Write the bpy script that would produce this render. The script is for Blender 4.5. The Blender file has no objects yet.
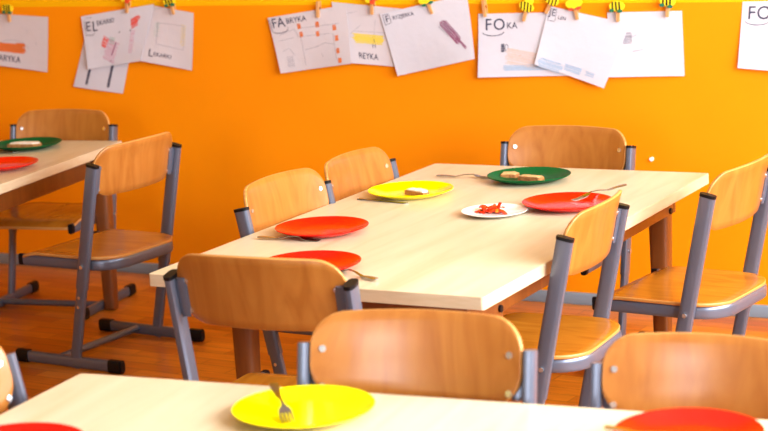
import bpy, bmesh, math, random
from mathutils import Vector, Matrix
random.seed(7)
PI = math.pi
C = bpy.context.scene.collection
YW = 5.959            # the orange back wall
HT = 0.591            # table height

# ------------------------------------------------------------------ materials
def mat(name, col, rough=.5, metal=0., spec=.5, coat=0., coat_rough=.1, build=None, bump=0., bump_scale=60):
    m = bpy.data.materials.new(name); m.use_nodes = True
    nt = m.node_tree; b = nt.nodes['Principled BSDF']
    b.inputs['Base Color'].default_value = (*col, 1)
    b.inputs['Roughness'].default_value = rough
    b.inputs['Metallic'].default_value = metal
    b.inputs['Specular IOR Level'].default_value = spec
    b.inputs['Coat Weight'].default_value = coat
    b.inputs['Coat Roughness'].default_value = coat_rough
    if build: build(nt, b)
    if bump:
        n = nt.nodes.new('ShaderNodeTexNoise'); n.inputs['Scale'].default_value = bump_scale; n.inputs['Detail'].default_value = 4
        tc = nt.nodes.new('ShaderNodeTexCoord'); nt.links.new(tc.outputs['Object'], n.inputs['Vector'])
        bp = nt.nodes.new('ShaderNodeBump'); bp.inputs['Strength'].default_value = bump; bp.inputs['Distance'].default_value = .01
        nt.links.new(n.outputs['Fac'], bp.inputs['Height']); nt.links.new(bp.outputs['Normal'], b.inputs['Normal'])
    return m

def ramp(nt, stops):
    r = nt.nodes.new('ShaderNodeValToRGB')
    e = r.color_ramp.elements
    while len(e) < len(stops): e.new(.5)
    for el, (p, c) in zip(e, stops): el.position = p; el.color = (*c, 1)
    return r

def grain(stops, scale=(1, 1, 1), dist=2.0, nscale=5, rand=True):
    def f(nt, b):
        tc = nt.nodes.new('ShaderNodeTexCoord'); mp = nt.nodes.new('ShaderNodeMapping')
        mp.inputs['Scale'].default_value = scale
        nt.links.new(tc.outputs['Object'], mp.inputs['Vector'])
        vec = mp.outputs['Vector']
        if rand:
            oi = nt.nodes.new('ShaderNodeObjectInfo'); ml = nt.nodes.new('ShaderNodeVectorMath'); ml.operation = 'ADD'
            mm = nt.nodes.new('ShaderNodeMath'); mm.operation = 'MULTIPLY'; mm.inputs[1].default_value = 37.
            nt.links.new(oi.outputs['Random'], mm.inputs[0]); nt.links.new(mm.outputs[0], ml.inputs[1]); nt.links.new(vec, ml.inputs[0]); vec = ml.outputs[0]
        n = nt.nodes.new('ShaderNodeTexNoise'); n.inputs['Scale'].default_value = nscale
        n.inputs['Detail'].default_value = 5; n.inputs['Distortion'].default_value = dist
        nt.links.new(vec, n.inputs['Vector'])
        r = ramp(nt, stops); nt.links.new(n.outputs['Fac'], r.inputs['Fac'])
        nt.links.new(r.outputs['Color'], b.inputs['Base Color'])
    return f

def parquet(nt, b):
    tc = nt.nodes.new('ShaderNodeTexCoord')
    br = nt.nodes.new('ShaderNodeTexBrick')
    br.inputs['Color1'].default_value = (.64, .22, .018, 1); br.inputs['Color2'].default_value = (.44, .11, .006, 1)
    br.inputs['Mortar'].default_value = (.14, .03, .003, 1)
    br.inputs['Scale'].default_value = 1; br.inputs['Mortar Size'].default_value = .0012
    br.inputs['Brick Width'].default_value = .28; br.inputs['Row Height'].default_value = .062
    mp = nt.nodes.new('ShaderNodeMapping'); mp.inputs['Rotation'].default_value = (0, 0, math.radians(4))
    nt.links.new(tc.outputs['Object'], mp.inputs['Vector']); nt.links.new(mp.outputs['Vector'], br.inputs['Vector'])
    n = nt.nodes.new('ShaderNodeTexNoise'); n.inputs['Scale'].default_value = 3; n.inputs['Detail'].default_value = 6; n.inputs['Distortion'].default_value = 1.2
    m2 = nt.nodes.new('ShaderNodeMapping'); m2.inputs['Scale'].default_value = (1.5, 12, 1)
    nt.links.new(tc.outputs['Object'], m2.inputs['Vector']); nt.links.new(m2.outputs['Vector'], n.inputs['Vector'])
    r = ramp(nt, [(.3, (.65, .6, .55)), (.7, (1.15, 1.1, 1.0))]); nt.links.new(n.outputs['Fac'], r.inputs['Fac'])
    mx = nt.nodes.new('ShaderNodeMix'); mx.data_type = 'RGBA'; mx.blend_type = 'MULTIPLY'; mx.inputs['Factor'].default_value = .8
    nt.links.new(br.outputs['Color'], mx.inputs['A']); nt.links.new(r.outputs['Color'], mx.inputs['B'])
    nt.links.new(mx.outputs['Result'], b.inputs['Base Color'])

def wallpaint(nt, b):
    # two coats of paint meeting at a line 1.034 m up: orange dado below, yellow above
    tc = nt.nodes.new('ShaderNodeTexCoord'); sp = nt.nodes.new('ShaderNodeSeparateXYZ')
    nt.links.new(tc.outputs['Object'], sp.inputs[0])
    gt = nt.nodes.new('ShaderNodeMath'); gt.operation = 'GREATER_THAN'; gt.inputs[1].default_value = 1.034
    nt.links.new(sp.outputs['Z'], gt.inputs[0])
    n = nt.nodes.new('ShaderNodeTexNoise'); n.inputs['Scale'].default_value = 1.3; n.inputs['Detail'].default_value = 3
    nt.links.new(tc.outputs['Object'], n.inputs['Vector'])
    r = ramp(nt, [(.3, (.93, .93, .93)), (.7, (1.03, 1.05, 1.03))]); nt.links.new(n.outputs['Fac'], r.inputs['Fac'])
    mx = nt.nodes.new('ShaderNodeMix'); mx.data_type = 'RGBA'
    mx.inputs['A'].default_value = (.88, .255, .0006, 1); mx.inputs['B'].default_value = (.88, .43, .001, 1)
    nt.links.new(gt.outputs[0], mx.inputs['Factor'])
    m2 = nt.nodes.new('ShaderNodeMix'); m2.data_type = 'RGBA'; m2.blend_type = 'MULTIPLY'; m2.inputs['Factor'].default_value = 1
    nt.links.new(mx.outputs['Result'], m2.inputs['A']); nt.links.new(r.outputs['Color'], m2.inputs['B'])
    nt.links.new(m2.outputs['Result'], b.inputs['Base Color'])

M = {}
M['wall'] = mat('orange_wall_paint', (.9, .2, 0), .55, spec=.15, build=wallpaint, bump=.04, bump_scale=60)
M['plain_wall'] = mat('pale_wall_paint', (.45, .42, .38), .7)
M['ceiling'] = mat('ceiling_white', (.50, .49, .47), .8)
M['floor'] = mat('parquet', (.4, .12, .02), .30, spec=.4, build=parquet, bump=.05, bump_scale=12)
M['baseboard'] = mat('baseboard_blue_grey', (.20, .25, .30), .5, bump=.05)
M['seatwood'] = mat('beech_plywood_seat', (.6, .3, .1), .27, coat=.15, coat_rough=.15,
    build=grain([(.25, (.50, .18, .014)), (.5, (.43, .145, .010)), (.75, (.33, .10, .006))], (2, 14, 2), 1.0, 2.2))
M['backwood'] = mat('beech_plywood_back', (.6, .3, .1), .36, spec=.3, coat=.4, coat_rough=.22,
    build=grain([(.3, (.40, .148, .026)), (.5, (.365, .126, .020)), (.7, (.315, .100, .014))], (1.5, 6, 1.4), 2.6, 2.2))
M['plyedge'] = mat('plywood_edge', (.55, .27, .08), .45, build=grain([(.3, (.60, .28, .07)), (.7, (.42, .16, .03))], (1, 1, 60), 0, 4))
M['tabletop'] = mat('birch_laminate', (.8, .7, .5), .32, spec=.4,
    build=grain([(.3, (.69, .595, .42)), (.55, (.64, .535, .36)), (.78, (.56, .445, .26))], (9, .9, 1), .8, 2.0))
M['tableedge'] = mat('birch_edge_band', (.7, .5, .3), .45, build=grain([(.3, (.62, .50, .34)), (.7, (.54, .41, .25))], (3, 3, 20), .5, 3))
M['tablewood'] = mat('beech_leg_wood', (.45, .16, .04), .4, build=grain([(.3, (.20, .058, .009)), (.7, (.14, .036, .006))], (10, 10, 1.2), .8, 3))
M['metal'] = mat('silver_painted_steel', (.135, .152, .205), .32, metal=.5, spec=.5, bump=.03, bump_scale=200)
M['bolt'] = mat('zinc_bolt', (.7, .7, .7), .25, metal=.9, bump=.02)
M['black'] = mat('black_plastic', (.003, .003, .004), .45, spec=.25, bump=.05)
M['steel'] = mat('cutlery_steel', (.30, .28, .26), .22, metal=1., bump=.02)
def plastic(name, c): return mat(name, c, .16, spec=.12, bump=.01, bump_scale=40)
M['red'] = plastic('red_melamine', (.72, .008, .002)); M['yellow'] = plastic('yellow_melamine', (.95, .80, .0))
M['green'] = mat('green_melamine', (.002, .085, .022), .3, spec=.02, bump=.01, bump_scale=40); M['white'] = mat('white_glazed_china', (.86, .85, .83), .15, bump=.01)
M['crust'] = mat('bread_crust', (.38, .13, .03), .8, bump=.6, bump_scale=150, build=grain([(.3, (.48, .20, .05)), (.7, (.28, .08, .015))], (40, 40, 40), 1, 2))
M['crumb'] = mat('bread_crumb', (.72, .42, .16), .9, bump=.8, bump_scale=220, build=grain([(.3, (.78, .52, .24)), (.7, (.60, .32, .10))], (60, 60, 60), 1, 2))
M['spread'] = mat('white_spread', (.88, .84, .76), .5, bump=.5, bump_scale=90)
M['pepper'] = mat('red_pepper', (.75, .03, .005), .25, bump=.2, bump_scale=120)
M['pepper_light'] = mat('orange_pepper', (.85, .22, .02), .3, bump=.2, bump_scale=120)
def papercol(c, nm): return mat(nm, c, .8, spec=.2, bump=.15, bump_scale=25)
M['paper'] = papercol((.60, .575, .625), 'drawing_paper'); M['paper_pink'] = papercol((.60, .535, .55), 'drawing_paper_tinted')
M['ink'] = mat('pencil_dark', (.05, .05, .09), .8, bump=.1)
M['pencil'] = mat('pencil_light', (.30, .28, .33), .8, bump=.1)
M['crayon_orange'] = mat('crayon_orange', (.70, .16, .03), .8, bump=.2)
M['crayon_pink'] = mat('crayon_pink', (.62, .34, .45), .8, bump=.2)
M['crayon_red'] = mat('crayon_red', (.75, .10, .08), .8, bump=.2)
M['crayon_yellow'] = mat('crayon_yellow', (.75, .56, .08), .8, bump=.2)
M['crayon_blue'] = mat('crayon_blue', (.36, .46, .60), .8, bump=.2)
M['crayon_plum'] = mat('crayon_plum', (.28, .09, .17), .8, bump=.2)
M['crayon_peach'] = mat('crayon_peach', (.66, .50, .44), .8, bump=.2)
M['crayon_green'] = mat('crayon_green', (.28, .46, .36), .8, bump=.2)
M['pinwood'] = mat('clothespin_wood', (.62, .30, .10), .6, build=grain([(.3, (.66, .34, .13)), (.7, (.5, .22, .07))], (40, 40, 4), .5, 3))
M['bee_yellow'] = mat('cutout_yellow', (.90, .68, .01), .5, bump=.1); M['bee_red'] = mat('cutout_red', (.75, .07, .02), .5, bump=.1)
M['bee_green'] = mat('cutout_green', (.01, .14, .07), .5, bump=.1)
M['window_white'] = mat('window_frame_white', (.8, .8, .78), .4, bump=.02)

# ------------------------------------------------------------------ helpers
def link(name, bm, m, parent=None, smooth=True, kind=None, angle=.6):
    me = bpy.data.meshes.new(name)
    bmesh.ops.recalc_face_normals(bm, faces=bm.faces)
    bm.to_mesh(me); bm.free()
    ms = m if isinstance(m, (list, tuple)) else [m]
    for x in ms: me.materials.append(M[x])
    o = bpy.data.objects.new(name, me); C.objects.link(o)
    if smooth:
        me.polygons.foreach_set('use_smooth', [True] * len(me.polygons))
        me.set_sharp_from_angle(angle=angle)
    if parent: o.parent = parent
    if kind: o['kind'] = kind
    return o

def tag(o, label, cat, group=None):
    o['label'] = label; o['category'] = cat
    if group: o['group'] = group
    return o

def thing(name, label, cat, loc=(0, 0, 0), rz=0, group=None, scale=1):
    o = bpy.data.objects.new(name, None); C.objects.link(o); o.empty_display_size = .1
    o.location = loc; o.rotation_euler = (0, 0, rz); o.scale = (scale,) * 3
    return tag(o, label, cat, group)

def kids(o): return [c for c in C.objects if c.parent == o]
def copy_tree(o, parent=None):
    c = o.copy(); C.objects.link(c); c.parent = parent
    for ch in kids(o): copy_tree(ch, c)
    return c

def box(bm, lo, hi, bev=0, mi=0):
    r = bmesh.ops.create_cube(bm, size=1)
    for v in r['verts']:
        v.co = Vector([(lo[i] + hi[i]) / 2 + v.co[i] * (hi[i] - lo[i]) for i in range(3)])
    fs = {f for v in r['verts'] for f in v.link_faces}
    for f in fs: f.material_index = mi
    if bev:
        es = {e for v in r['verts'] for e in v.link_edges}
        bmesh.ops.bevel(bm, geom=list(es), offset=bev, segments=2, profile=.5, affect='EDGES', clamp_overlap=True)

def sweep(bm, pts, a, b, up, n=14, cap=True, rect=.6):
    """oval tube along pts; a = half size along 'up', b = half size across"""
    rings = []
    pts = [Vector(p) for p in pts]; up = Vector(up)
    for i, p in enumerate(pts):
        t = (pts[min(i + 1, len(pts) - 1)] - pts[max(i - 1, 0)]).normalized()
        u = (up - up.dot(t) * t).normalized(); s = t.cross(u)
        ring = []
        for k in range(n):
            th = 2 * PI * k / n
            c, d = math.cos(th), math.sin(th)
            c = math.copysign(abs(c) ** rect, c); d = math.copysign(abs(d) ** rect, d)
            ring.append(bm.verts.new(p + u * a * c + s * b * d))
        rings.append(ring)
    for r0, r1 in zip(rings, rings[1:]):
        for k in range(n): bm.faces.new((r0[k], r0[(k + 1) % n], r1[(k + 1) % n], r1[k]))
    if cap: bm.faces.new(rings[0][::-1]); bm.faces.new(rings[-1])

def lathe(bm, prof, n=64):
    rings = []
    for r, z in prof:
        if r < 1e-6: rings.append([bm.verts.new((0, 0, z))])
        else: rings.append([bm.verts.new((r * math.cos(2 * PI * k / n), r * math.sin(2 * PI * k / n), z)) for k in range(n)])
    for a, b in zip(rings, rings[1:]):
        for k in range(n):
            k2 = (k + 1) % n
            if len(a) == 1: bm.faces.new((a[0], b[k2], b[k]))
            elif len(b) == 1: bm.faces.new((a[k], a[k2], b[0]))
            else: bm.faces.new((a[k], a[k2], b[k2], b[k]))

def ball(bm, c, r, sq=(1, 1, 1), u=12, v=8):
    g = bmesh.ops.create_uvsphere(bm, u_segments=u, v_segments=v, radius=r)
    for w in g['verts']: w.co = Vector([c[i] + w.co[i] * sq[i] for i in range(3)])

def rrect(w, h, rt, rb, n=7):
    """rounded rectangle outline, centre 0, radii top/bottom"""
    pts = []
    for cx, cy, r, a0 in ((w / 2 - rt, h / 2 - rt, rt, 0), (-w / 2 + rt, h / 2 - rt, rt, PI / 2), (-w / 2 + rb, -h / 2 + rb, rb, PI), (w / 2 - rb, -h / 2 + rb, rb, 1.5 * PI)):
        for k in range(n + 1):
            a = a0 + PI / 2 * k / n
            pts.append((cx + r * math.cos(a), cy + r * math.sin(a)))
    return pts

def sheet(bm, w, h, rt, rb, f, thick, nu=22, nv=8, bev=.0015):
    """closed bent board: rounded rectangle w (along p) by h (along q); f(p,q)->(point, normal). Grid of columns, so it bends smoothly"""
    ps = []
    r = max(rt, rb); k = 8
    ps += [-w / 2 + r * (1 - math.cos(PI / 2 * i / k)) for i in range(k + 1)]
    mid = [-w / 2 + r + (w - 2 * r) * i / nu for i in range(1, nu)]
    ps += mid; ps += [-p for p in reversed(ps[:k + 1])]
    def lim(p, rr, q0):
        d = abs(p) - (w / 2 - rr)
        return q0 - rr + math.sqrt(max(0, rr * rr - d * d)) if d > 0 else q0
    def grid(sgn, ins, t):
        g = []
        for p in ps:
            k_ = 1 - ins / (w / 2); hi = lim(p, rt, h / 2) * (1 - ins / (h / 2)); lo = -lim(p, rb, h / 2) * (1 - ins / (h / 2))
            row = []
            for j in range(nv + 1):
                P, N = f(p * k_, lo + (hi - lo) * j / nv); row.append(bm.verts.new(P + N * sgn * t))
            g.append(row)
        return g
    def rim(g):
        n = len(g)
        return [g[i][0] for i in range(n)] + g[-1][1:] + [g[i][-1] for i in range(n - 2, -1, -1)] + g[0][-2:0:-1]
    R = []
    for sgn in (1, -1):
        g = grid(sgn, bev, thick / 2)
        for i in range(len(g) - 1):
            for j in range(nv): bm.faces.new((g[i][j], g[i + 1][j], g[i + 1][j + 1], g[i][j + 1]))
        R.append(rim(g))
    outer = []
    for sgn in (1, -1): 
        g = grid(sgn, 0, thick / 2 - bev); rr = rim(g); outer.append(rr)
        for v in {v for row in g for v in row} - set(rr): bm.verts.remove(v)
    seq = [R[0], outer[0], outer[1], R[1]]; n = len(R[0])
    for a, b in zip(seq, seq[1:]):
        for k in range(n):
            bm.faces.new((a[k], a[(k + 1) % n], b[(k + 1) % n], b[k])).material_index = 1

# ------------------------------------------------------------------ chair
CT, CZ, CW = .138, .661, .416          # lean at top, top height, spacing of the uprights
def upx(z): return -CT * z / CZ
def make_chair():
    root = thing('school_chair', '', 'chair')
    for s in (-1, 1):
        y = s * CW / 2
        # floor skid
        bm = bmesh.new(); sweep(bm, [(-.165, y, .021), (.205, y, .021)], .018, .011, (0, 0, 1))
        sk = link('skid_foot', bm, 'metal', root)
        for x0, x1 in ((.19, .24), (-.195, -.145)):
            bm = bmesh.new()
            out = 1 if x0 > 0 else -1
            xs = [x0, x0 + .002, (x0 + x1) / 2, x1 - .003, x1] if out > 0 else [x1, x1 - .002, (x0 + x1) / 2, x0 + .003, x0]
            bmx = []
            sweep(bm, [(xs[0], y, .021), (xs[3], y, .021)], .021, .0145, (0, 0, 1))
            sweep(bm, [(xs[3], y, .021), (xs[4] + out * .001, y, .021)], .017, .011, (0, 0, 1))
            link('end_cap', bm, 'black', sk)
        # lower leg sleeve and upper leaning tube
        bm = bmesh.new(); sweep(bm, [(upx(.004), y, .004), (upx(.30), y, .30)], .0185, .0095, (1, 0, 0))
        lo = link('lower_leg', bm, 'metal', root)
        for z in (.205, .235):
            bm = bmesh.new(); sweep(bm, [(upx(z), y + s * .009, z), (upx(z), y + s * .0135, z)], .005, .005, (0, 0, 1), rect=1); link('bolt', bm, 'bolt', lo)
        bm = bmesh.new(); sweep(bm, [(upx(.262), y, .262), (upx(CZ - .006), y, CZ - .006)], .0215, .0108, (1, 0, 0))
        up = link('upright', bm, 'metal', root)
        bm = bmesh.new(); sweep(bm, [(upx(CZ - .008), y, CZ - .008), (upx(CZ), y, CZ)], .0225, .0118, (1, 0, 0)); link('top_cap', bm, 'black', up)
        # bracket plate welded to the inner side of the upright, behind the backrest
        bm = bmesh.new()
        z0, z1 = .565, .652
        pts = [(upx(z0 + (z1 - z0) * t) - .004, y - s * .0235, z0 + (z1 - z0) * t) for t in (0, .08, .92, 1)]
        rings = [.010, .017, .017, .010]
        for (p0, p1), w in zip(zip(pts, pts[1:]), (.0095, .0125, .0095)):
            sweep(bm, [p0, p1], .0035, w, (1, 0, 0), n=10)
        link('back_bracket', bm, 'metal', up)
    bm = bmesh.new(); sweep(bm, [(.075, -CW / 2 + .008, .024), (.075, CW / 2 - .008, .024)], .012, .012, (0, 0, 1), rect=1)
    link('crossbar', bm, 'metal', root)
    # seat frame: U with the round end at the rear
    hw = CW / 2 - .0235; r = .095; xb = -.155
    pts = [(.20, -hw, .335), (.1, -hw, .335), (0, -hw, .335), (xb + r, -hw, .335)]
    for k in range(1, 9):
        a = PI / 2 * k / 8; pts.append((xb + r - r * math.sin(a), -hw + r - r * math.cos(a), .335))
    pts += [(x, -y, z) for x, y, z in reversed(pts)]
    bm = bmesh.new(); sweep(bm, pts, .0175, .009, (0, 0, 1)); fr = link('seat_frame', bm, 'metal', root)
    for s in (-1, 1):
        bm = bmesh.new(); sweep(bm, [(.198, s * hw, .335), (.215, s * hw, .335)], .0185, .010, (0, 0, 1)); link('end_plug', bm, 'black', fr)
        bm = bmesh.new(); sweep(bm, [(upx(.335), s * (hw + .004), .335), (upx(.335), s * (CW / 2 + .0165), .335)], .006, .006, (0, 0, 1), rect=1)
        link('bolt', bm, 'bolt', fr)
    # seat
    L0, W0 = .375, .392
    def fs(p, q):     # p across, q along the depth
        x = q + .0305
        z = .3585 - .006 * math.cos(min(1, abs(p) / .196) * PI / 2) * (1 if x < .10 else max(0, 1 - (x - .10) / .08))
        if x > .13: z -= ((x - .13) / .09) ** 2 * .024
        return Vector((x, p, z)), Vector((0, 0, 1))
    bm = bmesh.new(); sheet(bm, W0, L0, .035, .095, fs, .010, nv=12); link('seat', bm, ('seatwood', 'plyedge'), root, angle=.9)
    # backrest
    BW_, BH, ZB = CW - .024, .155, CZ + .047 - .0775
    def fb(p, q):
        z = ZB + q
        bow = .034 * (1 - (2 * p / BW_) ** 2)
        x = upx(z) - bow + .0095 - .02 * max(0, q / BH) ** 2
        zz = z + .006 * (1 - (2 * p / BW_) ** 2) * (1 if q > 0 else -.3)
        slope = .136 * p / (BW_ / 2) * .034 / .034
        N = Vector((1, -(8 * .034 * p / BW_ ** 2), CT / CZ)).normalized()
        return Vector((x, p, zz)), N
    bm = bmesh.new(); sheet(bm, BW_, BH, .056, .066, fb, .0095, nv=8)
    bk = link('backrest', bm, ('backwood', 'plyedge'), root, angle=.9)
    for s in (-1, 1):
        for q in (-.052, .014):
            P, N = fb(s * (BW_ / 2 - .022), q)
            bm = bmesh.new(); sweep(bm, [P - N * .008, P + N * .0055, P + N * .0075], .0065, .0065, (0, 0, 1), rect=1, n=12); link('bolt', bm, 'bolt', bk)
    return root

chair0 = make_chair()
used = []
def chair(x, y, deg, s, label, group):
    o = chair0 if not used else copy_tree(chair0); used.append(o)
    if group == G3:      # these chairs have no black plugs on their uprights
        for u in kids(o):
            for t in kids(u):
                if t.name.startswith('top_cap'): bpy.data.objects.remove(t)
    o.location = (x, y, 0); o.rotation_euler = (0, 0, math.radians(deg)); o.scale = s if isinstance(s, tuple) else (s, s, s)
    return tag(o, label, 'chair', group)
G1, G2, G3 = 'chairs around the middle table', 'chairs around the far left table', 'chairs at the front table'
chair(-1.665, 4.882, 174.3, .999, 'plywood chair at the right frame edge, facing the far right corner of the middle table', G1)
chair(-1.853, 4.285, 182.4, .996, 'plywood chair right of the middle table, its backrest overlapping a red plate', G1)
chair(-2.559, 4.445, -3.0, .987, 'nearer of two pale plywood chairs left of the middle table, by the red plate', G1)
chair(-2.572, 4.895, 0.0, (.970, .98, .97), 'farther of two pale plywood chairs left of the middle table, by the yellow plate', G1)
chair(-2.276, 5.345, -91.2, (.970, 1.02, .970), 'chair at the far end of the middle table behind the green plate', G1)
chair(-2.153, 3.560, 93.6, (1.033, 1.05, 1.033), 'orange-brown chair at the near end of the middle table, seen from behind', G1)
chair(-3.659, 4.935, 176.1, 1.001, 'chair right of the far left table, its floor skid in full view', G2)
chair(-4.265, 5.433, -81.0, .971, 'shaded chair behind the far left table by the wall, facing the camera', G2)
chair(-1.560, 2.916, -80.5, (1.022, 1.05, 1.022), 'chair facing the camera behind the front table, right of the yellow plate', G3)
chair(-1.070, 3.083, -84.8, .955, 'chair facing the camera at lower right behind the front table and red plate', G3)
chair(-2.186, 2.622, 8.0, 1.0, 'chair at the left end of the front table, cut off by the left frame edge', G3)

# ------------------------------------------------------------------ tables
def make_table(W, L, label, x, y, deg, group, insx=.078, near=.225, far=.10, legx=None):
    """origin at the floor below the near left corner of the top; W along local x, L along local y"""
    root = thing('dining_table', label, 'table', (x, y, 0), math.radians(deg), group)
    def ft(p, q): return Vector((W / 2 + p, L / 2 + q, HT - .0155)), Vector((0, 0, 1))
    bm = bmesh.new()
    sheet(bm, W, L, .008, .008, ft, .031, nu=6, nv=4, bev=.001)
    link('tabletop', bm, ('tabletop', 'tableedge'), root, angle=.5)
    ins, th, ah = insx, .02, .072
    z1 = HT - .032; z0 = z1 - ah
    for lo, hi in (((ins, ins, z0), (W - ins, ins + th, z1)), ((ins, L - ins - th, z0), (W - ins, L - ins, z1)),
                   ((ins, ins + th, z0), (ins + th, L - ins - th, z1)), ((W - ins - th, ins + th, z0), (W - ins, L - ins - th, z1))):
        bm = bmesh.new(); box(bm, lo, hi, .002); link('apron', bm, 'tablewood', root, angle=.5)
    for sx in (0, 1):
        for sy in (0, 1):
            lx = legx or ins + .03; cx = lx if not sx else W - lx
            cy = near + .03 if not sy else L - far - .03
            bm = bmesh.new()
            zs = [z1, z1 - .09, .02, .006, .002]; hs = [.030, .030, .022, .021, .018]
            rings = []
            for z, h in zip(zs, hs):
                rings.append([bm.verts.new((cx + math.copysign(abs(math.cos(t)) ** .45, math.cos(t)) * h, cy + math.copysign(abs(math.sin(t)) ** .45, math.sin(t)) * h, z)) for t in [2 * PI * (k + .5) / 20 for k in range(20)]])
            for a, b in zip(rings, rings[1:]):
                for k in range(20): bm.faces.new((a[k], a[(k + 1) % 20], b[(k + 1) % 20], b[k]))
            bm.faces.new(rings[0]); bm.faces.new(rings[-1])
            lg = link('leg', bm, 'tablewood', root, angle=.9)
            bm = bmesh.new(); ox = 1 if sx else -1
            sweep(bm, [(cx + ox * .028, cy + .035 * 0, z1 - .060), (cx + ox * .036, cy, z1 - .060)], .009, .009, (0, 0, 1), rect=1)
            link('bolt_cap', bm, 'black', lg)
    return root
MW, ML = .895, 1.599
make_table(MW, ML, 'pale wooden table in the middle with coloured plates, set end-on to the orange wall', -2.657, 3.731, .2, 'low dining tables')
r9 = math.radians(9); cx, cy = -4.019, 5.551
nx = cx - MW * math.cos(r9) + ML * math.sin(r9); ny = cy - MW * math.sin(r9) - ML * math.cos(r9)
make_table(MW, ML, 'shaded pale wooden table at far left with one red and one green plate', nx, ny, 9, 'low dining tables', .05, .225, .10, .028)
r5 = math.radians(5.2)
make_table(ML, MW, 'blurred pale wooden table in the foreground along the bottom edge', -2.268 + MW * math.sin(r5), 2.935 - MW * math.cos(r5), 5.2, 'low dining tables', .03, .03, .03)

# ------------------------------------------------------------------ plates
def plate_mesh(R, m, h=.02):
    bm = bmesh.new()
    k = R / .125
    prof = [(0, .004), (.070 * k, .004), (.082 * k, .006), (.100 * k, h * .55), (.118 * k, h * .88), (.1235 * k, h * .97), (.125 * k, h), (.1255 * k, h * .96), (.124 * k, h * .85),
            (.117 * k, h * .70), (.099 * k, h * .36), (.083 * k, .0015), (.078 * k, 0), (.074 * k, .0008), (0, .001)]
    lathe(bm, prof)
    me = bpy.data.meshes.new('plate')
    bmesh.ops.recalc_face_normals(bm, faces=bm.faces); bm.to_mesh(me); bm.free(); me.materials.append(M[m])
    me.polygons.foreach_set('use_smooth', [True] * len(me.polygons))
    return me
PM = {c: plate_mesh(.1235, c) for c in ('red', 'yellow', 'green')}
PM['big'] = plate_mesh(.128, 'yellow')
PM['white'] = plate_mesh(.0895, 'white', .013)
def plate(c, x, y, label, dz=0., tilt=(0, 0)):
    o = bpy.data.objects.new('plate', PM[c]); C.objects.link(o); o.location = (x, y, HT + dz)
    o.rotation_euler = (tilt[0], tilt[1], random.random() * 6)
    return tag(o, label, 'plate', 'coloured plates on the tables')
plate('red', -2.478, 4.277, 'red plate beside the left chairs of the middle table, a fork by its near rim')
plate('red', -1.975, 4.746, 'red plate right on the middle table with a fork resting across its rim')
plate('green', -2.245, 5.108, 'dark green plate with two bread pieces at the far end of the middle table')
plate('yellow', -2.489, 4.817, 'yellow plate holding one buttered bread slice on the middle table')
plate('red', -2.287, 3.881, 'red plate mostly hidden behind the near chair backrest on the middle table')
plate('white', -2.131, 4.610, 'small white plate with red pepper pieces in the middle of the table')
plate('big', -1.696, 2.826, 'big yellow plate with a fork in it on the front table')
plate('red', -1.006, 2.905, 'red plate at lower right on the front table, cut by the frame')
plate('red', -2.062, 2.466, 'red plate at lower left on the front table, only its far rim showing')
plate('red', -4.089, 4.956, 'red plate on the far left table, cut by the left frame edge')
plate('green', -4.285, 5.345, 'dark green plate with a bread slice on the far left table')

# ------------------------------------------------------------------ cutlery
def fork_mesh_parts():
    def strip(prof, zf, th):
        bm = bmesh.new(); A = []; B = []
        for x, w in prof:
            A.append((bm.verts.new((x, -w, zf(x) + th)), bm.verts.new((x, 0, zf(x) + th * 1.3)), bm.verts.new((x, w, zf(x) + th))))
            B.append((bm.verts.new((x, -w, zf(x))), bm.verts.new((x, w, zf(x)))))
        for i in range(len(prof) - 1):
            a, b, c, d = A[i], A[i + 1], B[i], B[i + 1]
            bm.faces.new((a[0], a[1], b[1], b[0])); bm.faces.new((a[1], a[2], b[2], b[1]))
            bm.faces.new((c[0], d[0], d[1], c[1])); bm.faces.new((a[0], b[0], d[0], c[0])); bm.faces.new((a[2], c[1], d[1], b[2]))
        bm.faces.new((A[0][0], B[0][0], B[0][1], A[0][2], A[0][1])); bm.faces.new((A[-1][0], A[-1][1], A[-1][2], B[-1][1], B[-1][0]))
        return bm
    zf = lambda x: .0005 + .011 * math.exp(-((x - .105) / .028) ** 2) + (.004 if x < .03 else .004 * max(0, 1 - (x - .03) / .04))
    h = strip([(0, .004), (.003, .0075), (.012, .009), (.03, .008), (.06, .005), (.09, .003), (.115, .003), (.122, .005)], zf, .0022)
    bm = strip([(.120, .004), (.125, .009), (.132, .0115), (.139, .0118)], zf, .0018)
    for k in range(4):
        y = -.0099 + .0066 * k
        b2 = strip([(.137, .0021), (.155, .0019), (.172, .0014), (.176, .0006)], zf, .0016)
        for v in b2.verts: v.co.y += y
        me = bpy.data.meshes.new('tmp'); b2.to_mesh(me); b2.free(); bm.from_mesh(me); bpy.data.meshes.remove(me)
    return h, bm
def knife_mesh_parts():
    bm = bmesh.new(); box(bm, (0, -.006, 0), (.085, .006, .004), .0018)
    b2 = bmesh.new()
    out = [(.083, -.005), (.15, -.0085), (.168, -.006), (.176, .003), (.17, .006), (.083, .005)]
    v0 = [b2.verts.new((x, y, .0012)) for x, y in out]; v1 = [b2.verts.new((x, y, .0024)) for x, y in out]
    b2.faces.new(v0); b2.faces.new(v1)
    for k in range(6): b2.faces.new((v0[k], v0[(k + 1) % 6], v1[(k + 1) % 6], v1[k]))
    return bm, b2
fork0, knife0 = [], []
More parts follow.
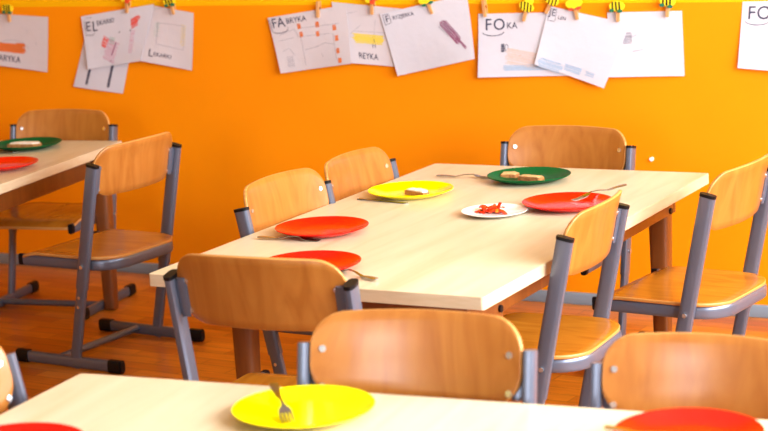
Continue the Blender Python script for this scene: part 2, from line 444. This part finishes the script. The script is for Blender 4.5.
def cutlery(kind, p0, p1, z0, z1, label, roll=0):
    """handle end at p0, tip towards p1 (xy), heights z0/z1"""
    store = fork0 if kind == 'fork' else knife0
    if not store:
        o = bpy.data.objects.new(kind, None); C.objects.link(o); o.empty_display_size = .05
        a, b = fork_mesh_parts() if kind == 'fork' else knife_mesh_parts()
        link('handle', a, 'steel', o); link('tines' if kind == 'fork' else 'blade', b, 'steel', o)
        store.append(o)
    else: o = copy_tree(store[0])
    dx, dy = p1[0] - p0[0], p1[1] - p0[1]; d = math.hypot(dx, dy)
    o.location = (p0[0], p0[1], z0)
    o.rotation_euler = (roll, -math.atan2(z1 - z0, .176), math.atan2(dy, dx))
    return tag(o, label, kind, kind + 's on the tables')
T0 = HT + .0004
cutlery('fork', (-2.605, 4.160), (-2.43, 4.178), T0, T0, 'steel fork lying under the near rim of the red plate by the left chairs')
cutlery('knife', (-2.610, 4.720), (-2.41, 4.690), T0, T0, 'steel knife on the table along the near rim of the middle yellow plate')
cutlery('fork', (-2.545, 5.100), (-2.37, 5.118), T0, T0, 'fork left of the dark green plate at the far end of the middle table')
cutlery('fork', (-2.066, 3.806), (-2.22, 3.885), T0, T0, 'fork on the table beside the half hidden red plate, right of the near chair back')
cutlery('fork', (-1.880, 4.945), (-1.965, 4.825), HT + .026, HT + .008, 'fork resting over the far rim of the right hand red plate')
cutlery('fork', (-1.801, 2.897), (-1.677, 2.747), HT + .026, HT + .006, 'fork leaning into the big yellow plate on the front table')
cutlery('fork', (-1.130, 2.84), (-.98, 2.87), HT + .026, HT + .006, 'fork over the left rim of the red plate at lower right')
cutlery('fork', (-4.24, 5.222), (-4.40, 5.20), T0, T0, 'fork under the near rim of the left green plate')
cutlery('fork', (-4.06, 4.812), (-4.23, 4.80), T0, T0, 'fork at the left frame edge below the far red plate')

# ------------------------------------------------------------------ food
def bread(x, y, z, rz, outline, th, label, spread=True, tilt=0):
    root = thing('bread_slice', label, 'bread', (x, y, z), rz, 'bread on the plates'); root.rotation_euler[0] = tilt
    n = len(outline)
    def prism(sc, z0, z1):
        bm = bmesh.new()
        sub = []
        for k in range(n):
            a, b = Vector(outline[k]), Vector(outline[(k + 1) % n])
            for t in (0, .33, .66): sub.append(a.lerp(b, t) + Vector((random.uniform(-1, 1), random.uniform(-1, 1))) * .0007)
        lo = [bm.verts.new((p.x * sc, p.y * sc, z0)) for p in sub]; hi = [bm.verts.new((p.x * sc, p.y * sc, z1 + random.uniform(-1, 1) * .0006)) for p in sub]
        c = bm.verts.new((0, 0, z1 + .0005)); m_ = len(sub)
        bm.faces.new(lo[::-1])
        for k in range(m_):
            bm.faces.new((lo[k], lo[(k + 1) % m_], hi[(k + 1) % m_], hi[k])); bm.faces.new((hi[k], hi[(k + 1) % m_], c))
        return bm
    link('crust', prism(1, 0, th - .0015), 'crust', root)
    link('crumb', prism(.93, th - .002, th), 'crumb', root)
    if spread: link('spread', prism(.86, th - .0003, th + .0028), 'spread', root)
PZ = HT + .0052
half = [(-.045, -.012), (.038, -.022), (.048, -.006), (.03, .012), (-.01, .022), (-.04, .014)]
bread(-2.455, 4.800, PZ, math.radians(-18), half, .013, 'white-spread bread slice lying on the yellow plate of the middle table')
bread(-2.318, 5.130, PZ, .3, [(-.026, -.016), (.02, -.018), (.03, 0), (.016, .016), (-.018, .014)], .012, 'smaller left hand bread piece on the green plate', False, .1)
bread(-2.226, 5.085, PZ, -.15, [(-.040, -.014), (.032, -.016), (.042, 0), (.03, .014), (-.036, .013)], .014, 'longer right hand bread piece on the green plate', False)
bread(-4.290, 5.345, PZ, .25, [(-.062, -.02), (.04, -.028), (.066, -.01), (.05, .022), (-.02, .034), (-.056, .018)], .012, 'pale bread slice on the green plate of the far left table')
bread(-.975, 2.84, PZ, .1, [(-.04, -.03), (.04, -.03), (.045, .02), (.02, .036), (-.04, .03)], .014, 'pale buttered bread on the red plate at lower right')

def pepper_mesh(i):
    bm = bmesh.new(); L = random.uniform(.028, .044); n = 7; c = random.uniform(10, 22)
    pts = [((k / (n - 1) - .5) * L, 0, .0035 - c * ((k / (n - 1) - .5) * L) ** 2) for k in range(n)]
    sweep(bm, pts, .0018, random.uniform(.0042, .006), (0, 0, 1), n=10, rect=.8)
    return bm
for i in range(22):
    a = random.random() * 6.28; r = .034 * math.sqrt(random.random())
    m = 'pepper_light' if i in (3, 8, 15) else 'pepper'
    o = link('pepper_strip', pepper_mesh(i), m)
    o.location = (-2.143 + r * math.cos(a) * 1.35, 4.618 + r * math.sin(a) * .9, HT + .0055 + (i // 8) * .0055)
    o.rotation_euler = (random.uniform(-.3, .3), random.uniform(-.25, .25) + (-1.0 if i == 21 else 0), random.random() * 3.1)
    if i == 21: o.location = (-2.118, 4.612, HT + .018)
    tag(o, 'orange-red strip of cut pepper in the heap on the small white plate' if m == 'pepper_light' else 'bright red strip of cut pepper in the heap on the small white plate', 'pepper', 'pepper strips on the white plate')

# ------------------------------------------------------------------ room
RX0, RX1, RY0, ZC = -7.2, .75, -2.6, 2.9
def struct(name, boxes, m):
    bm = bmesh.new()
    for lo, hi in boxes: box(bm, lo, hi)
    return link(name, bm, m, kind='structure', smooth=False)
struct('floor', [((RX0, RY0, -.1), (RX1, YW, 0))], 'floor')
struct('wall_back', [((RX0 - .1, YW, -.1), (RX1 + .1, YW + .12, ZC))], 'wall')
struct('wall_left', [((RX0 - .12, RY0, -.1), (RX0, YW, ZC))], 'wall')
struct('ceiling', [((RX0 - .1, RY0 - .1, ZC), (RX1 + .1, YW + .1, ZC + .1))], 'ceiling')
wy0, wy1, wz0, wz1 = 1.7, 5.5, .95, 2.55
struct('wall_right', [((RX1, RY0, -.1), (RX1 + .15, YW, wz0)), ((RX1, RY0, wz1), (RX1 + .15, YW, ZC)),
                      ((RX1, RY0, wz0), (RX1 + .15, wy0, wz1)), ((RX1, wy1, wz0), (RX1 + .15, YW, wz1))], 'plain_wall')
fx0, fx1, fz0, fz1 = -1.9, -.5, .95, 2.45
struct('wall_front', [((RX0, RY0 - .15, -.1), (RX1, RY0, fz0)), ((RX0, RY0 - .15, fz1), (RX1, RY0, ZC)),
                      ((RX0, RY0 - .15, fz0), (fx0, RY0, fz1)), ((fx1, RY0 - .15, fz0), (RX1, RY0, fz1))], 'plain_wall')
b = .05
fr = [((RX1 + .03, wy0, wz0), (RX1 + .09, wy1, wz0 + b)), ((RX1 + .03, wy0, wz1 - b), (RX1 + .09, wy1, wz1))]
for k in range(4):
    y = wy0 + (wy1 - wy0 - b) * k / 3; fr.append(((RX1 + .03, y, wz0 + b), (RX1 + .09, y + b, wz1 - b)))
struct('window_1', fr, 'window_white')
fr = [((fx0, RY0 - .09, fz0), (fx1, RY0 - .03, fz0 + b)), ((fx0, RY0 - .09, fz1 - b), (fx1, RY0 - .03, fz1))]
for k in range(3):
    x = fx0 + (fx1 - fx0 - b) * k / 2; fr.append(((x, RY0 - .09, fz0 + b), (x + b, RY0 - .03, fz1 - b)))
struct('window_2', fr, 'window_white')
bm = bmesh.new(); box(bm, (RX0, YW - .014, 0), (RX1, YW, .042), .003); link('baseboard_back', bm, 'baseboard', kind='structure')

# ------------------------------------------------------------------ drawings pegged along the wall
def glyph_mesh(txt):
    cu = bpy.data.curves.new('t', 'FONT'); cu.body = txt; cu.size = 1; cu.resolution_u = 3; cu.offset = .004
    o = bpy.data.objects.new('t', cu); C.objects.link(o)
    dg = bpy.context.evaluated_depsgraph_get(); me = bpy.data.meshes.new_from_object(o.evaluated_get(dg))
    bpy.data.objects.remove(o); bpy.data.curves.remove(cu)
    return me
class Sheet:
    def __init__(s, quad, d, label, m='paper', bul=.012, curl=0.):
        s.q = [Vector(p) for p in quad]; s.d = d; s.bul = bul; s.curl = curl
        s.w = (s.q[1] - s.q[0]).length; s.h = (s.q[3] - s.q[0]).length
        s.o = None
        nu, nv = 18, 14; bm = bmesh.new(); g = {}
        for side, off in ((0, 0), (1, .0006)):
            for i in range(nu + 1):
                for j in range(nv + 1): g[side, i, j] = bm.verts.new(s.at(i / nu * s.w, j / nv * s.h, -off))
        for i in range(nu):
            for j in range(nv):
                for sd in (0, 1): bm.faces.new((g[sd, i, j], g[sd, i + 1, j], g[sd, i + 1, j + 1], g[sd, i, j + 1]))
        for i in range(nu):
            for j in (0, nv): bm.faces.new((g[0, i, j], g[0, i + 1, j], g[1, i + 1, j], g[1, i, j]))
        for j in range(nv):
            for i in (0, nu): bm.faces.new((g[0, i, j], g[0, i, j + 1], g[1, i, j + 1], g[1, i, j]))
        s.o = link('drawing_sheet', bm, m)
        tag(s.o, label, 'drawing', 'drawings pegged along the wall')
    def at(s, x, y, lift=0.):
        u, v = x / s.w, y / s.h
        a, b, c, e = s.q
        P = a * (1 - u) * (1 - v) + b * u * (1 - v) + c * u * v + e * (1 - u) * v
        dep = s.d + s.bul * v ** 1.6 * (1 + .5 * math.sin(u * 3.3 + s.d * 400)) + s.curl * max(0, u - .6) ** 2 * v + lift
        return Vector((P.x, YW - dep, P.y))
    def part(s, name, bm, m, label=None):
        o = link(name, bm, m, s.o, smooth=False)
        if label: o['label'] = label
        return o
    def text(s, runs, m='ink', name='lettering'):
        bm = bmesh.new()
        for txt, x, y, size, ang in runs:
            me = glyph_mesh(txt); n0 = len(bm.verts); bm.from_mesh(me); bpy.data.meshes.remove(me)
            bm.verts.ensure_lookup_table(); ca, sa = math.cos(ang), math.sin(ang)
            for v in list(bm.verts)[n0:]:
                px, py = v.co.x * size, v.co.y * size
                v.co = s.at(x + px * ca - py * sa, y - px * sa - py * ca, .0008)
        return s.part(name, bm, m)
    def strokes(s, lines, m, wd=.0012, name='drawn_lines', lift=.0007):
        bm = bmesh.new()
        for ln in lines:
            pts = [Vector(p) for p in ln]; A = []
            # subdivide so the ribbon follows the sheet
            fine = [pts[0]]
            for p, q in zip(pts, pts[1:]):
                k = max(1, int((q - p).length / .008))
                fine += [p.lerp(q, (t + 1) / k) for t in range(k)]
            for i, p in enumerate(fine):
                t = (fine[min(i + 1, len(fine) - 1)] - fine[max(i - 1, 0)]); t = t.normalized() if t.length > 1e-9 else Vector((1, 0))
                n = Vector((-t.y, t.x)) * wd / 2 * random.uniform(.7, 1.2)
                A.append((bm.verts.new(s.at(*(p + n), lift)), bm.verts.new(s.at(*(p - n), lift))))
            for a, b in zip(A, A[1:]): bm.faces.new((a[0], b[0], b[1], a[1]))
        return s.part(name, bm, m)
    def scribble(s, x, y, w, h, m, n=14, wd=.0016, ang=0., name='crayon_patch'):
        ln = []; ca, sa = math.cos(ang), math.sin(ang)
        for k in range(n):
            yy = -h / 2 + h * (k + random.uniform(-.3, .3)) / max(1, n - 1); w2 = w / 2 * random.uniform(.75, 1.05)
            if k % 2: w2 = -w2
            ln.append((x - w2 * ca - yy * sa, y - w2 * sa + yy * ca)); ln.append((x + w2 * ca - yy * sa, y + w2 * sa + yy * ca))
        return s.strokes([ln], m, wd, name)
def arc(cx, cy, rx, ry, a0, a1, n=10):
    return [(cx + rx * math.cos(a0 + (a1 - a0) * k / n), cy + ry * math.sin(a0 + (a1 - a0) * k / n)) for k in range(n + 1)]

a = Sheet([(-4.938, 1.012), (-4.618, .995), (-4.638, .781), (-4.94, .814)], .0048, 'drawing sheet at the left frame edge with an orange shape, ending in LARYKA', 'paper_pink')
a.text([('LARYKA', .060, .178, .034, 0)])
a.scribble(.13, .125, .16, .030, 'crayon_orange', 12, .004); a.scribble(.185, .120, .05, .03, 'crayon_orange', 9, .003)
a.strokes([arc(.15, .125, .075, .03, PI, 2 * PI), [(.215, .05), (.220, .065)], [(.26, .09), (.262, .105)]], 'pencil')
b0 = Sheet([(-4.451, .922), (-4.236, .892), (-4.292, .702), (-4.521, .726)], .0008, 'lower sheet with two dark bars hanging under the flower drawing at upper left', bul=.006)
for x in (.055, .150):
    b0.scribble(x, .10, .011, .18, 'ink', 60, .0035, name='dark_bar')
b2 = Sheet([(-4.145, 1.039), (-3.946, 1.008), (-3.966, .794), (-4.195, .831)], .0048, 'sheet with a faint yellow outline box beside the red flower drawing', 'paper_pink')
b2.text([('L', .030, .190, .040, 0), ('EKARKI', .050, .186, .021, 0)])
b2.strokes([[(.05, .06), (.16, .055), (.165, .145), (.055, .140), (.05, .06)]], 'pencil', .0012)
b2.scribble(.05, .085, .02, .05, 'crayon_green', 8, .0012); b2.scribble(.16, .09, .018, .07, 'crayon_yellow', 12, .0016)
b1 = Sheet([(-4.458, .997), (-4.117, 1.042), (-4.186, .83), (-4.436, .795)], .0085, 'sheet with pink flowers lettered E LEKARKI at the top left', 'paper', .014)
b1.text([('E', .016, .060, .052, 0), ('L', .048, .064, .055, 0), ('EKARKI', .072, .045, .026, .03)])
b1.strokes([[(.012, .075), (.05, .078), (.058, .070)], [(.022, .012), (.034, .010)], [(.038, .012), (.048, .010)], [(.012, .018), (.015, .075)]], 'ink', .0022)
b1.scribble(.110, .112, .032, .036, 'crayon_red', 9, .0035, .5); b1.scribble(.150, .110, .03, .02, 'crayon_green', 6, .002, .2); b1.scribble(.145, .148, .075, .075, 'crayon_pink', 13, .003, .4)
b1.scribble(.262, .055, .035, .035, 'crayon_red', 12, .003, -.3); b1.scribble(.262, .125, .022, .08, 'crayon_pink', 14, .0026); b1.scribble(.275, .045, .02, .025, 'crayon_red', 7, .003, .6)
b1.strokes([[(.175, .120), (.15, .165)], [(.172, .118), (.147, .163)]], 'crayon_plum', .004); b1.strokes([[(.186, .085), (.192, .082)], [(.14, .187), (.148, .185)], [(.245, .085), (.25, .08)]], 'ink', .004)
d = Sheet([(-3.358, 1.045), (-3.068, 1.018), (-3.095, .815), (-3.314, .831)], .0055, 'sheet with a yellow band and a small figure lettered REYKA at its foot', 'paper_pink')
d.text([('REYKA', .085, .198, .032, -.02)])
d.scribble(.14, .125, .15, .032, 'crayon_yellow', 12, .0035); d.strokes([arc(.165, .12, .004, .009, 0, 2 * PI), [(.16, .13), (.158, .155)], [(.168, .13), (.17, .155)], [(.165, .12), (.165, .135)]], 'ink', .003)
d.strokes([[(.06, .11), (.11, .075)], [(.165, .11), (.175, .05)], [(.05, .04), (.10, .025)], [(.08, .10), (.24, .095)]], 'pencil', .0012)
c = Sheet([(-3.624, .989), (-3.298, 1.034), (-3.274, .829), (-3.574, .789)], .0095, 'tilted sheet lettered FABRYKA with faint house lines and orange squares', 'paper_pink', .022)
c.text([('FA', .010, .040, .050, 0), ('BRYKA', .072, .032, .028, 0)])
c.strokes([[(.008, .048)] + arc(.04, .05, .034, .012, PI, 0)[::1][::-1][::-1] + [(.074, .045)], [(.004, .006), (.006, .048)]], 'ink', .0022)
c.strokes([[(.03, .07), (.10, .055), (.11, .085), (.25, .09)], [(.12, .055), (.29, .06)], [(.12, .08), (.12, .19)], [(.13, .135), (.18, .13), (.22, .12), (.26, .13)], [(.20, .155), (.205, .17)], [(.03, .13), (.06, .12), (.08, .15)], [(.02, .09), (.09, .085)], [(.26, .09), (.265, .185)]], 'pencil', .0014)
for (x, y) in ((.122, .048), (.20, .052), (.125, .078), (.195, .085), (.27, .072), (.275, .110), (.275, .155), (.28, .190)): c.scribble(x, y, .016, .016, 'crayon_orange', 7, .003)
c.scribble(.055, .17, .03, .035, 'pencil', 10, .0012)
e = Sheet([(-3.163, 1.001), (-2.823, 1.068), (-2.787, .85), (-3.098, .785)], .0112, 'tilted white sheet lettered FRYZJERKA with a plum brush stroke at right', 'paper', .022)
e.text([('F', .016, .034, .034, 0), ('RYZJERKA', .045, .030, .019, 0)])
e.strokes([[(.010, .006), (.034, .006), (.036, .038), (.010, .042), (.010, .006)]], 'ink', .0018)
e.scribble(.262, .115, .11, .026, 'crayon_plum', 9, .0028, .95); e.scribble(.245, .10, .06, .03, 'pencil', 9, .0018, .9); e.strokes([[(.28, .14), (.315, .185)], [(.283, .138), (.318, .18)]], 'crayon_plum', .004)
g1 = Sheet([(-2.784, 1.0), (-2.46, 1.005), (-2.456, .792), (-2.788, .783)], .0055, 'straight white sheet lettered FOKA with a peach and blue seal drawing', 'paper')
g1.text([('F', .024, .056, .056, 0), ('O', .055, .056, .056, 0), ('KA', .105, .052, .030, 0)])
g1.strokes([arc(.055, .062, .040, .014, PI * .95, 0.05)], 'ink', .0026)
g1.scribble(.16, .155, .12, .05, 'crayon_peach', 14, .003, .2); g1.scribble(.20, .187, .22, .016, 'crayon_blue', 6, .003); g1.strokes([arc(.155, .150, .008, .006, 0, 5)], 'crayon_orange', .0014)
g1.scribble(.090, .118, .012, .026, 'ink', 9, .003); g1.strokes([arc(.104, .118, .006, .012, 2, 6.5)], 'ink', .002)
h = Sheet([(-2.314, 1.003), (-2.056, 1.007), (-2.049, .795), (-2.31, .789)], .0055, 'straight sheet with a small grey pencil sketch, rightmost of the overlapping row', 'paper', .01)
h.scribble(.066, .085, .035, .035, 'pencil', 12, .0022); h.strokes([[(.078, .075), (.083, .10)], [(.08, .085), (.10, .075)], [(.085, .13), (.12, .125)], [(.045, .05), (.05, .07)], [(.06, .045), (.062, .065)]], 'pencil', .002)
g2 = Sheet([(-2.521, 1.026), (-2.235, .965), (-2.325, .753), (-2.575, .83)], .0085, 'tilted sheet with blue water strokes overlapping both neighbours', 'paper', .016)
g2.text([('JE', .008, .030, .032, .05), ('LEN', .042, .036, .017, .05)]); g2.strokes([[(.006, .006), (.032, .006), (.034, .046), (.008, .048), (.006, .006)]], 'ink', .0014)
g2.scribble(.06, .190, .10, .030, 'crayon_blue', 9, .0028); g2.scribble(.15, .180, .07, .02, 'crayon_blue', 7, .0028); g2.scribble(.22, .178, .04, .014, 'crayon_blue', 5, .0018)
i_ = Sheet([(-1.854, 1.035), (-1.584, 1.039), (-1.598, .806), (-1.87, .823)], .0008, 'sheet lettered FOTO cut off by the right frame edge', 'paper')
i_.text([('F', .018, .056, .060, 0), ('O', .048, .056, .060, 0), ('TO', .094, .054, .032, 0)])
i_.strokes([arc(.052, .060, .040, .014, PI * .95, .05)], 'ink', .0026)

def pin_base(label):
    root = thing('clothespin', label, 'clothespin', group='clothespins with painted cutouts')
    for y0, y1 in ((-.0108, -.0195), (0, -.0046)):
        bm = bmesh.new(); vs = []
        out = [(-.0045, -.030), (.0045, -.030), (.0055, .0), (.0045, .028), (-.0045, .028), (-.0055, 0)]
        top = [bm.verts.new((x, y0, z)) for x, z in out]; bot = [bm.verts.new((x, y1, z)) for x, z in out]
        bm.faces.new(top); bm.faces.new(bot)
        for k in range(6): bm.faces.new((top[k], top[(k + 1) % 6], bot[(k + 1) % 6], bot[k]))
        link('wooden_jaw', bm, 'pinwood', root, angle=.5)
    bm = bmesh.new(); sweep(bm, [(-.0062, -.0105, .004), (.0062, -.0105, .004)], .0058, .0058, (0, 0, 1), rect=1); link('spring', bm, 'steel', root)
    return root
def cut(bm, pts, y0, y1):
    a = [bm.verts.new((x, y0, z)) for x, z in pts]; b = [bm.verts.new((x, y1, z)) for x, z in pts]
    bm.faces.new(a); bm.faces.new(b); n = len(pts)
    for k in range(n): bm.faces.new((a[k], a[(k + 1) % n], b[(k + 1) % n], b[k]))
def decorate(root, kind):
    y = -.0196
    if kind == 'bee':
        bm = bmesh.new(); cut(bm, arc(0, .022, .027, .017, 0, 2 * PI - .3, 20), y, y - .004); bd = link('cutout', bm, 'bee_yellow', root, angle=.5)
        for k in range(4):
            x = -.018 + .012 * k; hh = .017 * math.sqrt(max(0, 1 - (x / .027) ** 2)) * .95
            bm = bmesh.new(); cut(bm, [(x - .0022 + .002, .022 - hh), (x + .0022 + .002, .022 - hh), (x + .0022 - .003, .022 + hh), (x - .0022 - .003, .022 + hh)], y - .004, y - .005)
            link('stripe', bm, 'black', bd, angle=.5)
        for s in (-1, 1):
            bm = bmesh.new(); cut(bm, arc(.008 * s + .004, .045, .008, .012, 0, 2 * PI - .4, 12), y, y - .002); link('wing', bm, 'bee_yellow', root, angle=.5)
    elif kind == 'beedark':
        bm = bmesh.new(); cut(bm, arc(0, .022, .027, .017, 0, 2 * PI - .3, 20), y, y - .004); bd = link('cutout', bm, 'bee_yellow', root, angle=.5)
        for k in range(3):
            x = -.014 + .012 * k
            bm = bmesh.new(); cut(bm, [(x - .003, .007), (x + .003, .007), (x + .001, .037), (x - .004, .037)], y - .004, y - .005); link('stripe', bm, 'black', bd, angle=.5)
        bm = bmesh.new(); cut(bm, arc(-.018, .008, .009, .006, 0, 2 * PI - .4, 10), y - .001, y - .0055); link('foot', bm, 'bee_green', root, angle=.5)
        bm = bmesh.new(); cut(bm, arc(.010, .006, .009, .006, 0, 2 * PI - .4, 10), y - .001, y - .0055); link('foot', bm, 'bee_green', root, angle=.5)
    elif kind == 'redflower':
        for k in range(5):
            a_ = 2 * PI * k / 5; bm = bmesh.new(); cut(bm, arc(.015 * math.cos(a_), .028 + .013 * math.sin(a_), .010, .009, 0, 2 * PI - .5, 12), y, y - .004 - .0002 * k)
            link('petal', bm, ('bee_red', 'crayon_orange', 'bee_red', 'bee_yellow', 'bee_red')[k], root, angle=.5)
        bm = bmesh.new(); cut(bm, arc(0, .028, .007, .007, 0, 2 * PI - .5, 12), y - .004, y - .0065); link('centre', bm, 'bee_green', root, angle=.5)
    else:
        bm = bmesh.new(); cut(bm, arc(0, .026, .030, .017, 0, 2 * PI - .3, 20), y, y - .004); bd = link('cutout', bm, 'bee_yellow', root, angle=.5)
        for s in (-1, 1):
            bm = bmesh.new(); cut(bm, arc(.014 * s, .008, .009, .005, 0, 2 * PI - .4, 10), y - .001, y - .0055); link('leaf' if kind == 'leafy' else 'spot', bm, 'bee_green' if kind == 'leafy' else 'bee_red', root, angle=.5)
    return root
PINS = [(-4.798, 1.008, 'beedark', .0, 'clothespin with yellow and black cutout at upper left frame edge'),
 (-4.235, 1.040, 'redflower', .1, 'clothespin with red cutout above the pink flower drawing'),
 (-4.033, 1.033, 'beedark', -.2, 'clothespin with yellow cutout above the faint yellow box drawing'),
 (-3.409, 1.020, None, .05, 'plain wooden clothespin above the house drawing with orange squares'),
 (-3.190, 1.030, 'redflower', .05, 'clothespin with red cutout above the yellow band drawing'),
 (-2.965, 1.030, 'leafy', -.35, 'clothespin with yellow and dark green cutout above the tilted sheet with plum stroke'),
 (-2.757, 1.020, None, -.1, 'plain wooden clothespin at the left corner of the FOKA sheet'),
 (-2.603, 1.004, 'bee', .3, 'striped yellow clothespin at the top middle of the FOKA sheet'),
 (-2.515, 1.028, 'bee', .5, 'striped yellow clothespin between the FOKA sheet and the tilted sheet'),
 (-2.421, 1.010, 'spots', -.15, 'clothespin with yellow and red cutout on the tilted blue water sheet'),
 (-2.273, 1.003, 'beedark', .0, 'striped clothespin with green feet where tilted and straight sheets overlap'),
 (-2.100, 1.018, 'beedark', .1, 'clothespin with striped cutout on the grey pencil sketch sheet')]
for x, z, k, rot, lab in PINS:
    r_ = pin_base(lab); 
    if k: decorate(r_, k)
    r_.location = (x, YW, z); r_.rotation_euler = (0, rot, 0)
bm = bmesh.new(); sweep(bm, [(-2.172, YW + .004, .515), (-2.172, YW - .003, .515), (-2.172, YW - .006, .515)], .007, .007, (0, 0, 1), rect=1)
tag(link('wall_plug', bm, 'white'), 'tiny white plug in the orange wall right of the far chair', 'plug')


# ------------------------------------------------------------------ lights, sky, camera
def area(name, loc, rot, sx, sy, power, col):
    l = bpy.data.lights.new(name, 'AREA'); l.shape = 'RECTANGLE'; l.size = sx; l.size_y = sy; l.energy = power; l.color = col
    o = bpy.data.objects.new(name, l); C.objects.link(o); o.location = loc; o.rotation_euler = rot
    return o
area('daylight_right', (RX1 + .13, (wy0 + wy1) / 2, (wz0 + wz1) / 2), (0, PI / 2, 0), wz1 - wz0, wy1 - wy0, 170, (.90, .95, 1))
area('daylight_front', ((fx0 + fx1) / 2, RY0 - .13, (fz0 + fz1) / 2), (PI / 2, 0, 0), fx1 - fx0, fz1 - fz0, 42, (.93, .96, 1))
#area('ceiling_lamp', (-2.2, 3.0, ZC - .03), (0, 0, 0), 1.2, .3, 12, (1, .93, .82))
w = bpy.data.worlds.new('sky'); bpy.context.scene.world = w; w.use_nodes = True
w.node_tree.nodes['Background'].inputs[0].default_value = (.75, .86, 1, 1); w.node_tree.nodes['Background'].inputs[1].default_value = .6

f, pit, roll, yaw, H = 1915.0, .1911, -.0507, .4918, 1.5843
from math import sin, cos
F = Vector((-sin(yaw) * cos(pit), cos(yaw) * cos(pit), -sin(pit)))
R0 = Vector((cos(yaw), sin(yaw), 0)); U0 = R0.cross(F)
R = cos(roll) * R0 + sin(roll) * U0; U = -sin(roll) * R0 + cos(roll) * U0
cd = bpy.data.cameras.new('camera'); cam = bpy.data.objects.new('camera', cd); C.objects.link(cam)
cam.matrix_world = Matrix(((R.x, U.x, -F.x, 0), (R.y, U.y, -F.y, 0), (R.z, U.z, -F.z, H), (0, 0, 0, 1)))
cd.sensor_width = 36; cd.lens = f / 768 * 36
cd.dof.use_dof = True; cd.dof.focus_distance = 5.1; cd.dof.aperture_fstop = 4.6
sc = bpy.context.scene; sc.camera = cam
sc.view_settings.view_transform = 'Standard'; sc.view_settings.look = 'None'; sc.view_settings.gamma = 1
sc.view_settings.use_curve_mapping = False; sc.view_settings.exposure = 1.6
